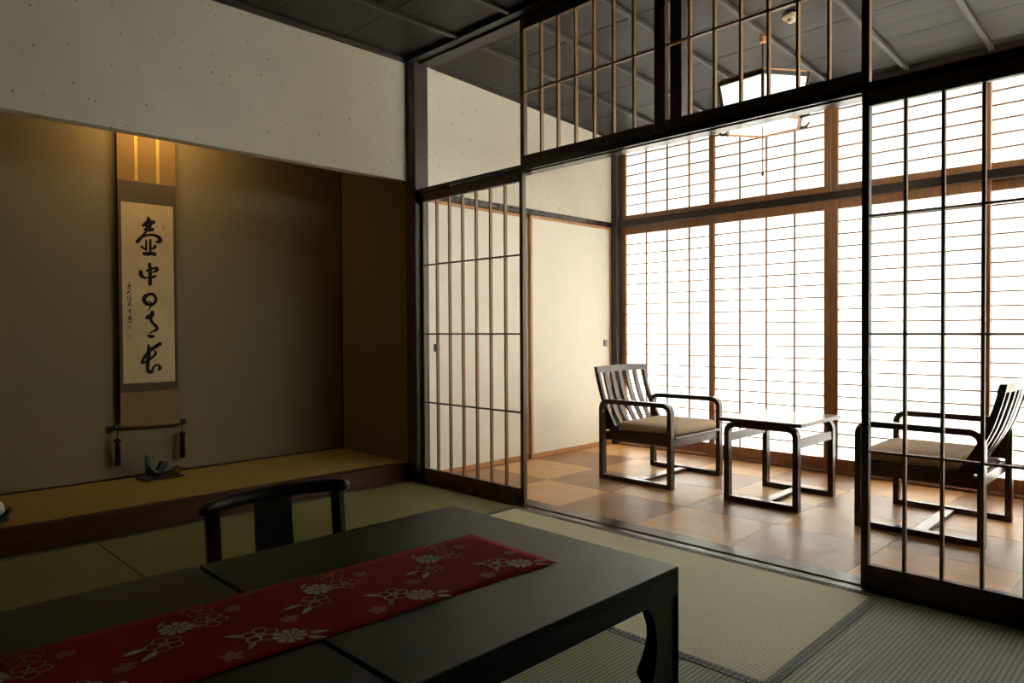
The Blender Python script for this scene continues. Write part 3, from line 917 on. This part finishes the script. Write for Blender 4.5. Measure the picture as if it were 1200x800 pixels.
def armchair(loc, rotz, label):
    c = thing('armchair', label, 'chair', loc, rotz, 'veranda armchairs')
    W = 0.3275
    for s in (-1, 1):
        y0, y1 = (W - 0.042, W) if s > 0 else (-W, -W + 0.042)
        bar_loop('side_frame', -0.282, 0.282, 0.0, 0.540, 0.066, 0.030, y0, y1, 'chair_wood', c)
    # seat frame and seat board
    wi = W - 0.043
    box('front_rail', (0.244, -wi, 0.258), (0.268, wi, 0.312), 'chair_wood', c, 0.003)
    box('back_rail', (-0.256, -wi, 0.258), (-0.232, wi, 0.312), 'chair_wood', c, 0.003)
    for s in (-1, 1):
        box('side_rail', (-0.252, s * wi - (0.022 if s > 0 else 0), 0.262), (0.2535, s * wi + (0.022 if s < 0 else 0), 0.318), 'chair_wood', c, 0.003)
    box('seat_board', (-0.232, -wi + 0.001, 0.313), (0.290, wi - 0.001, 0.328), 'chair_wood', c, 0.004)
    mesh_obj('cushion', cushion_mesh(0.45, 0.545, 0.062), 'cushion', c, (0.055, 0, 0.3285), smooth=True)
    box('floor_stretcher', (-0.030, -wi, 0.003), (0.030, wi, 0.022), 'chair_wood', c, 0.003)
    # curved back: two shaped stiles, five slats and a bowed top rail
    curve = [(-0.172, 0.330), (-0.212, 0.395), (-0.250, 0.465), (-0.283, 0.54), (-0.308, 0.62), (-0.327, 0.69), (-0.340, 0.752)]
    cv_ = catmull(curve, 4)
    def bow(y): return -0.022 * (1 - (y / 0.275) ** 2)
    for s in (-1, 1):
        bm = bmesh.new()
        front, back = [], []
        for x, z in cv_:
            wd = 0.030 + 0.085 * max(0.0, (0.50 - z) / 0.17) ** 1.6 * 0.9
            front.append((x + 0.012, z)); back.append((x + 0.012 - wd, z))
        prism(bm, front + back[::-1], 'Y', s * 0.262, s * 0.284)
        mesh_obj('back_stile', bm, 'chair_wood', c)
    for k in range(5):
        yc = -0.2617 + 0.5234 * (k + 1) / 6
        bm = bmesh.new()
        rings = []
        for x, z in cv_:
            if z > 0.735: continue
            xx = x + bow(yc)
            hw = 0.018 + 0.005 * math.sin(math.pi * (z - 0.33) / 0.42)
            rings.append([(xx - 0.007, yc - hw, z), (xx + 0.007, yc - hw, z), (xx + 0.007, yc + hw, z), (xx - 0.007, yc + hw, z)])
        loft(bm, rings)
        mesh_obj('back_slat', bm, 'chair_wood', c)
    bm = bmesh.new()
    rings = []
    for k in range(13):
        yc = -0.292 + 0.584 * k / 12
        b_ = bow(max(-0.275, min(0.275, yc)))
        zt = 0.752 + 0.004 * (1 - (yc / 0.292) ** 2)
        rings.append([(-0.330 + b_ - 0.012, yc, 0.712), (-0.330 + b_ + 0.012, yc, 0.712), (-0.341 + b_ + 0.012, yc, zt), (-0.341 + b_ - 0.012, yc, zt)])
    loft(bm, rings)
    mesh_obj('top_rail', bm, 'chair_wood', c)
    return c
armchair((1.030, 1.236, -0.002), 0.0, 'dark wooden armchair facing right, beside the plain sliding doors')
armchair((2.690, 1.216, -0.002), math.pi, 'dark wooden armchair facing left, seen through the lattice door')

st_ = thing('side_table', 'small square dark wooden table between the two armchairs', 'table', (1.880, 1.200, -0.002))
for s in (-1, 1):
    y0, y1 = (0.230, 0.272) if s > 0 else (-0.272, -0.230)
    bar_loop('side_frame', -0.220, 0.220, 0.0, 0.466, 0.062, 0.031, y0, y1, 'chair_wood', st_)
    box('cross_rail', (s * 0.205 - 0.010, -0.2295, 0.345), (s * 0.205 + 0.010, 0.2295, 0.395), 'chair_wood', st_, 0.003)
box('table_top', (-0.246, -0.290, 0.4665), (0.246, 0.290, 0.488), 'chair_wood', st_, 0.004)
box('floor_stretcher', (-0.028, -0.2295, 0.003), (0.028, 0.2295, 0.022), 'chair_wood', st_, 0.003)

# ------------------------------------------------------------------ hanging lantern
LX, LY = 1.825, 1.085
lan = thing('hanging_lantern', 'lit six-sided paper lantern with wooden frame hanging above the veranda', 'lamp', (LX, LY, 2.185))
ang0 = math.atan2(-2.8829 - LY, 3.6967 - LX)
def hexa(r, z, k, off=0.0):
    a = ang0 + k * math.pi / 3 + off
    return Vector((r * math.cos(a), r * math.sin(a), z))
RT, RB, H = 0.280, 0.232, 0.232
for k in range(6):
    a, b = hexa(RB, 0.022, k), hexa(RB, 0.022, k + 1)
    c_, d_ = hexa(RT, H, k + 1), hexa(RT, H, k)
    bm = bmesh.new()
    nrm = ((a + b) / 2); nrm.z = 0; nrm.normalize()
    vs1 = [bm.verts.new(v * 0.985 if i < 0 else v - nrm * 0.006) for i, v in enumerate((a, b, c_, d_))]
    vs2 = [bm.verts.new(v - nrm * 0.008) for v in (a, b, c_, d_)]
    bm.faces.new(vs1); bm.faces.new(vs2[::-1])
    for i in range(4):
        bm.faces.new((vs1[i], vs1[(i + 1) % 4], vs2[(i + 1) % 4], vs2[i]))
    mesh_obj('paper_pane', bm, 'lamp_paper', lan)
    # corner post with a small outward horn at the foot
    bm = bmesh.new()
    tube(bm, [tuple(hexa(RB, 0.0, k)), tuple(hexa(RT, H + 0.012, k))], 0.009, 6)
    mesh_obj('corner_post', bm, 'dark_wood', lan)
    bm = bmesh.new()
    p0, p1, p2 = hexa(RB - 0.004, 0.010, k), hexa(RB + 0.045, 0.016, k), hexa(RB + 0.072, 0.050, k)
    tube(bm, [tuple(p0), tuple(p1), tuple(p2)], [0.011, 0.009, 0.004], 6)
    mesh_obj('corner_horn', bm, 'dark_wood', lan)
    for nm, r_, z_, hgt, mt in (('bottom_rim', RB, 0.0, 0.022, 'fusuma_frame'), ('top_rim', RT, H - 0.010, 0.022, 'dark_wood'), ('cap_rim', RT * 0.94, H + 0.012, 0.016, 'fusuma_frame')):
        bm = bmesh.new()
        o1, o2 = hexa(r_ + 0.004, z_, k), hexa(r_ + 0.004, z_, k + 1)
        i1, i2 = hexa(r_ - 0.014, z_, k), hexa(r_ - 0.014, z_, k + 1)
        q = [o1, o2, i2, i1]
        up = Vector((0, 0, hgt))
        v0 = [bm.verts.new(v) for v in q]; v1 = [bm.verts.new(v + up) for v in q]
        bm.faces.new(v0[::-1]); bm.faces.new(v1)
        for i in range(4):
            bm.faces.new((v0[i], v0[(i + 1) % 4], v1[(i + 1) % 4], v1[i]))
        mesh_obj(nm, bm, mt, lan)
bm = bmesh.new()
v0 = [bm.verts.new(hexa(RB - 0.012, 0.008, k)) for k in range(6)]; v1 = [bm.verts.new(hexa(RB - 0.012, 0.011, k)) for k in range(6)]
bm.faces.new(v0[::-1]); bm.faces.new(v1)
for i in range(6):
    bm.faces.new((v0[i], v0[(i + 1) % 6], v1[(i + 1) % 6], v1[i]))
mesh_obj('bottom_pane', bm, 'lamp_paper', lan)
bm = bmesh.new()
for k in range(3):
    tube(bm, [tuple(hexa(RT * 0.93, H + 0.014, k)), tuple(hexa(RT * 0.93, H + 0.014, k + 3))], 0.006, 6)
mesh_obj('top_spokes', bm, 'dark_wood', lan)
zc0 = 2.785 - 0.05 * LY - 2.185
bm = bmesh.new(); tube(bm, [(0, 0, H + 0.014), (0, 0, zc0 - 0.05)], 0.004, 6)
mesh_obj('cord', bm, 'black', lan)
bm = bmesh.new(); lathe(bm, [(0.012, -0.055), (0.020, -0.050), (0.020, -0.004), (0.014, 0.0)], 12)
mesh_obj('ceiling_hook', bm, 'fusuma_frame', lan, (0, 0, zc0))
bm = bmesh.new(); tube(bm, [(0, 0, 0.01), (0, 0, -0.255)], 0.0034, 5)
pc = mesh_obj('pull_cord', bm, 'dark_wood', lan)
bm = bmesh.new(); lathe(bm, [(0.002, 0.0), (0.008, -0.008), (0.009, -0.022), (0.003, -0.030)], 10)
mesh_obj('pull_knob', bm, 'dark_wood', pc, (0, 0, -0.252))

det = thing('smoke_detector', 'small round cream detector fixed to the veranda ceiling', 'detector', (2.04, 0.972, 2.7359))
bm = bmesh.new(); lathe(bm, [(0.046, 0.0), (0.046, -0.012), (0.034, -0.022)], 20)
mesh_obj('base', bm, 'detector', det, smooth=False)
bm = bmesh.new(); lathe(bm, [(0.024, -0.022), (0.022, -0.036), (0.012, -0.042)], 16)
mesh_obj('sensor_cap', bm, 'detector', det)

# ------------------------------------------------------------------ alcove lamp (hidden behind the hanging wall)
al = thing('alcove_lamp', 'warm strip lamp fixed inside the top of the alcove', 'lamp', (-0.62, -1.40, 2.40))
bm = bmesh.new()
tube(bm, [(0, -0.24, 0), (0, 0.24, 0)], 0.014, 10)
mesh_obj('tube', bm, 'lamp_tube', al)
box('bracket', (-0.02, -0.27, 0.022), (0.02, 0.27, 0.299), 'dark_wood', al)
ld = bpy.data.lights.new('alcove_lamp_light', 'AREA')
ld.shape = 'RECTANGLE'; ld.size = 0.03; ld.size_y = 0.46
ld.color = (1.0, 0.62, 0.24); ld.energy = 3.9
lo_ = bpy.data.objects.new('alcove_lamp_light', ld)
link(lo_, al, (-0.012, 0, -0.018), (0, math.radians(35), 0))

# ------------------------------------------------------------------ hanging scroll with calligraphy
XS = -0.918
sc_ = thing('hanging_scroll', 'hanging calligraphy scroll with five brushed characters in the alcove', 'scroll', (XS, -1.408, 0.44))
def sy(px, py=340):   # image columns on the scroll to scroll coordinates
    return (px - 172.6) * 0.00482
def sz(py): return 0.7 - 0.44 + (448 - py) * 0.00518
box('lower_mount', (-0.002, -0.166, 0.0), (0.0, 0.166, 0.205), 'scroll_brown', sc_)
box('lower_band', (-0.002, -0.166, 0.205), (0.0, 0.166, 0.258), 'scroll_grey', sc_)
box('side_band', (-0.002, -0.166, 0.258), (0.0, -0.148, 1.350), 'scroll_grey', sc_)
box('side_band', (-0.002, 0.148, 0.258), (0.0, 0.166, 1.350), 'scroll_grey', sc_)
box('upper_band', (-0.002, -0.166, 1.350), (0.0, 0.166, 1.478), 'scroll_grey', sc_)
box('upper_mount', (-0.002, -0.166, 1.478), (0.0, 0.166, 2.02), 'scroll_brown', sc_)
paper = box('paper_panel', (-0.002, -0.148, 0.258), (0.0006, 0.148, 1.350), 'scroll_paper', sc_)
for s in (-0.062, 0.062):
    box('gold_strip', (0.0002, s - 0.0085, 1.482), (0.002, s + 0.0085, 1.99), 'scroll_gold', sc_)
bm = bmesh.new(); tube(bm, [(0.004, -0.172, 0.0), (0.004, 0.172, 0.0)], 0.013, 12); mesh_obj('bottom_roller', bm, 'scroll_brown', sc_, smooth=True)
bm = bmesh.new(); tube(bm, [(0, -0.170, 2.02), (0, 0.170, 2.02)], 0.009, 10); mesh_obj('top_rod', bm, 'dark_wood', sc_, smooth=True)
bm = bmesh.new(); tube(bm, [(-0.002, -0.07, 2.02), (-0.004, 0, 2.15), (-0.002, 0.07, 2.02)], 0.0025, 6); mesh_obj('hanging_cord', bm, 'scroll_gold', sc_)
bm = bmesh.new(); tube(bm, [(-0.047, 0, 2.15), (0.004, 0, 2.15)], 0.004, 8); mesh_obj('wall_hook', bm, 'iron', sc_)
for s in (-1, 1):
    bm = bmesh.new()
    lathe(bm, [(0.009, 0.0), (0.019, 0.003), (0.019, 0.012), (0.013, 0.017), (0.019, 0.022), (0.017, 0.032), (0.006, 0.036)], 14)
    kn = mesh_obj('roller_knob', bm, 'black', sc_, (0.004, s * 0.172, 0.0), (-s * math.pi / 2, 0, 0), smooth=True)
    bm = bmesh.new()
    y_ = s * 0.186
    tube(bm, [(0.004, y_, -0.010), (0.005, y_, -0.075)], 0.0028, 6)
    lathe(bm, [(0.004, 0.014), (0.018, 0.006), (0.019, -0.004), (0.013, -0.016), (0.006, -0.02)], 12, (0.005, y_, -0.078))
    mesh_obj('tassel_weight', bm, 'tassel', sc_, smooth=True)
    bm = bmesh.new()
    lathe(bm, [(0.006, -0.090), (0.013, -0.100), (0.0145, -0.125), (0.0165, -0.225), (0.010, -0.228)], 12, (0.005, y_, -0.002))
    mesh_obj('tassel', bm, 'tassel', sc_, smooth=True)

def strokes(crop, lst):
    """brush strokes as flat ink shapes: points (u, v, width) on a 66-pixel square of the sheet enlarged to 800"""
    k = 66.0 / 800.0
    out = []
    for st in lst:
        pts = []
        for u, v, w in catmull(st, 6):
            pts.append((sy(crop[0] + u * k), sz(crop[1] + v * k), w * k * 0.0050 * 0.5))
        out.append(pts)
    return out
def ink_mesh(sets, x):
    bm = bmesh.new()
    zz = x
    for pts in sets:
        for i, (a, b, w) in enumerate(pts):
            n = 10
            vs_ = [bm.verts.new((zz, a + w * math.cos(2 * math.pi * q / n), b + w * math.sin(2 * math.pi * q / n))) for q in range(n)]
            bm.faces.new(vs_)
            zz += 2e-7
            if i + 1 < len(pts):
                a2, b2, w2 = pts[i + 1]
                d = Vector((a2 - a, b2 - b))
                if d.length < 1e-7: continue
                d.normalize(); nx_, ny_ = -d.y, d.x
                bm.faces.new([bm.verts.new((zz, a + nx_ * w, b + ny_ * w)), bm.verts.new((zz, a - nx_ * w, b - ny_ * w)),
                              bm.verts.new((zz, a2 - nx_ * w2, b2 - ny_ * w2)), bm.verts.new((zz, a2 + nx_ * w2, b2 + ny_ * w2))])
                zz += 2e-7
    return bm
C1 = [[(405, 118, 40), (412, 200, 90), (395, 290, 60)], [(330, 235, 45), (400, 195, 80), (482, 172, 52)], [(360, 285, 50), (420, 288, 62), (470, 276, 44)],
      [(375, 310, 34), (330, 370, 38), (270, 440, 50), (245, 470, 56)], [(300, 412, 30), (370, 372, 36), (470, 358, 40), (545, 380, 56), (572, 428, 62), (540, 455, 46), (502, 448, 18)],
      [(370, 448, 30), (366, 580, 32)], [(430, 432, 36), (426, 600, 36)], [(305, 540, 40), (350, 572, 28)], [(435, 562, 25), (490, 535, 46), (496, 508, 34)],
      [(335, 632, 46), (400, 622, 40), (485, 632, 62)], [(340, 650, 30), (420, 648, 26)]]
C2 = [[(415, 100, 48), (418, 240, 50), (415, 385, 58)], [(372, 198, 34), (430, 172, 30), (505, 150, 42), (528, 168, 44), (490, 202, 36), (450, 218, 18)],
      [(285, 215, 52), (295, 270, 62), (345, 306, 32)], [(345, 304, 26), (420, 282, 24)], [(415, 298, 26), (495, 268, 38)], [(480, 282, 34), (440, 298, 20)]]
C3 = [[(352, 555, 60), (325, 610, 62), (357, 665, 58), (430, 685, 46), (482, 648, 46), (498, 592, 44), (462, 536, 44), (402, 532, 48), (352, 565, 46)],
      [(372, 655, 24), (408, 632, 18), (432, 662, 24)], [(432, 690, 30), (405, 740, 18), (390, 775, 10)]]
C4 = [[(445, 372, 48), (432, 420, 72), (365, 458, 52)], [(385, 440, 60), (415, 475, 46), (445, 532, 44), (498, 585, 48), (502, 628, 44), (432, 662, 24), (390, 692, 10)],
      [(382, 718, 40), (452, 726, 42), (408, 742, 28)]]
C5 = [[(382, 222, 34), (382, 330, 62), (368, 470, 56), (366, 580, 48), (415, 608, 52), (452, 540, 30), (508, 508, 32), (548, 548, 46), (528, 575, 42)],
      [(550, 202, 54), (480, 248, 56), (400, 295, 56), (322, 390, 42), (285, 462, 40), (325, 465, 38), (400, 420, 38), (484, 348, 38), (468, 305, 26)]]
PX_ = paper.location
def ink(name, sets, mat='ink'):
    # child of the sheet; positions are given in scroll coordinates
    o = mesh_obj(name, ink_mesh(sets, 0.0009), mat, paper)
    o.location = -PX_
    return o
ink('brushed_character', strokes((140, 244), C1))
ink('brushed_character', strokes((140, 300), C2))
ink('brushed_character', strokes((140, 300), C3))
ink('brushed_character', strokes((140, 334), C4))
ink('brushed_character', strokes((140, 386), C5))
SG = [[(125, 385, 14), (118, 440, 16)], [(95, 430, 12), (150, 418, 12)], [(100, 455, 12), (146, 470, 10)], [(135, 492, 16), (95, 524, 20)], [(150, 535, 10), (140, 560, 10)],
      [(98, 570, 10), (95, 625, 10)], [(118, 575, 10), (140, 585, 10), (138, 625, 12), (112, 622, 10)], [(112, 600, 9), (142, 602, 9)],
      [(105, 655, 10), (140, 650, 10)], [(122, 645, 10), (118, 700, 12)], [(98, 700, 12), (148, 692, 12)], [(100, 680, 10), (136, 676, 10)],
      [(126, 735, 10), (118, 790, 12)], [(105, 762, 10), (142, 758, 10)], [(128, 770, 10), (142, 805, 10)],
      [(130, 840, 14), (108, 890, 14), (135, 905, 14), (140, 870, 12), (108, 862, 10)], [(86, 930, 12), (120, 935, 12), (156, 928, 14)]]
ink('signature', strokes((140, 300), SG))
for v in (1012, 1152):
    u = 115
    fr_ = [[(u - 22, v - 28, 9), (u + 22, v - 28, 9)], [(u - 22, v + 28, 9), (u + 22, v + 28, 9)], [(u - 22, v - 28, 9), (u - 22, v + 28, 9)], [(u + 22, v - 28, 9), (u + 22, v + 28, 9)],
           [(u - 10, v - 10, 8), (u + 10, v - 10, 8)], [(u, v - 18, 8), (u, v + 16, 8)]]
    ink('red_seal', strokes((140, 300), fr_), 'seal')
ink('red_seal', strokes((140, 244), [[(622, 205, 22), (622, 268, 22)]]), 'seal')

# ------------------------------------------------------------------ ornament on a black tray
ZA = 0.122
tr = thing('ornament_tray', 'thin black tray under the teal ornament in the alcove', 'tray', (-0.815, -1.392, ZA))
box('plate', (-0.075, -0.118, 0.006), (0.075, 0.118, 0.014), 'black', tr, 0.003)
for s in (-1, 1):
    box('foot', (-0.06, s * 0.085 - 0.008, 0.0), (0.06, s * 0.085 + 0.008, 0.006), 'black', tr)
orn = thing('boat_ornament', 'small teal boat-shaped ornament with upswept prow on black tray', 'ornament', (-0.815, -1.402, ZA + 0.014))
bm = bmesh.new()
rings = []
for k in range(13):
    t = k / 12
    yy = -0.070 + 0.125 * t
    zlow = 0.002 + 0.060 * (abs(t - 0.42) / 0.58) ** 2.6
    ztop = 0.034 + 0.095 * max(0, (0.45 - t) / 0.45) ** 1.7 + 0.035 * max(0, (t - 0.55) / 0.45) ** 1.5
    hw = 0.004 + 0.032 * math.sin(math.pi * min(1, max(0.0, (t + 0.04) / 1.08)))
    ring = []
    for m_ in range(10):
        a = math.pi * m_ / 9
        ring.append((hw * math.cos(a), yy - 0.02 * (0 if m_ else 0), ztop - (ztop - zlow) * math.sin(a) ** 0.8))
    rings.append(ring)
loft(bm, rings)
mesh_obj('hull', bm, 'teal', orn, smooth=True)
bm = bmesh.new()
prism(bm, [(-0.012, 0.030), (0.020, 0.026), (0.052, 0.082), (0.018, 0.086)], 'X', -0.022, 0.020)
mesh_obj('cabin', bm, 'teal_dark', orn)
bm = bmesh.new()
prism(bm, [(-0.070, 0.060), (-0.044, 0.020), (-0.030, 0.010), (-0.052, 0.118), (-0.066, 0.134)], 'X', -0.010, 0.012)
mesh_obj('prow', bm, 'teal_dark', orn)
po = thing('paper_flower', 'small orange star-shaped flower card beside the teal ornament', 'ornament', (-0.790, -1.300, ZA + 0.014), -0.7)
bm = bmesh.new()
pts = []
for k in range(10):
    a = math.pi / 2 + k * math.pi / 5
    r = 0.036 if k % 2 == 0 else 0.019
    pts.append((r * math.cos(a), 0.030 + r * math.sin(a)))
prism(bm, pts, 'X', -0.003, 0.003)
mesh_obj('petals', bm, 'orange', po)
bm = bmesh.new(); lathe(bm, [(0.008, 0.0), (0.007, 0.004), (0.002, 0.006)], 10)
mesh_obj('centre', bm, 'motif_gold', po, (0.003, 0, 0.030), (0, math.pi / 2, 0))
box('stand', (-0.010, -0.010, 0.0), (0.012, 0.010, 0.008), 'black', po)

# ------------------------------------------------------------------ small arrangement at the edge of the picture
va = thing('flower_vase', 'white vase with dark pine sprigs at the near end of the alcove', 'vase', (-0.34, -2.297, ZA))
bm = bmesh.new(); lathe(bm, [(0.030, 0.024), (0.050, 0.028), (0.056, 0.050), (0.050, 0.080), (0.030, 0.100), (0.022, 0.106), (0.026, 0.112), (0.020, 0.112), (0.016, 0.104)], 24)
mesh_obj('body', bm, 'white_clay', va, smooth=True)
bm = bmesh.new(); lathe(bm, [(0.066, 0.0), (0.072, 0.004), (0.070, 0.022), (0.055, 0.030), (0.030, 0.031)], 20)
mesh_obj('stand', bm, 'black', va)
for b in range(7):
    bm = bmesh.new()
    a = random.uniform(-0.6, 1.9)
    base = Vector((0.055 * math.cos(a), 0.055 * math.sin(a), 0.028))
    for q in range(16):
        d = Vector((math.cos(a + random.uniform(-.9, .9)), math.sin(a + random.uniform(-.9, .9)), random.uniform(0.2, 1.6))).normalized()
        L_ = random.uniform(0.025, 0.055)
        tube(bm, [tuple(base), tuple(base + d * L_)], [0.0012, 0.0004], 3)
    mesh_obj('pine_sprig', bm, 'moss', va)
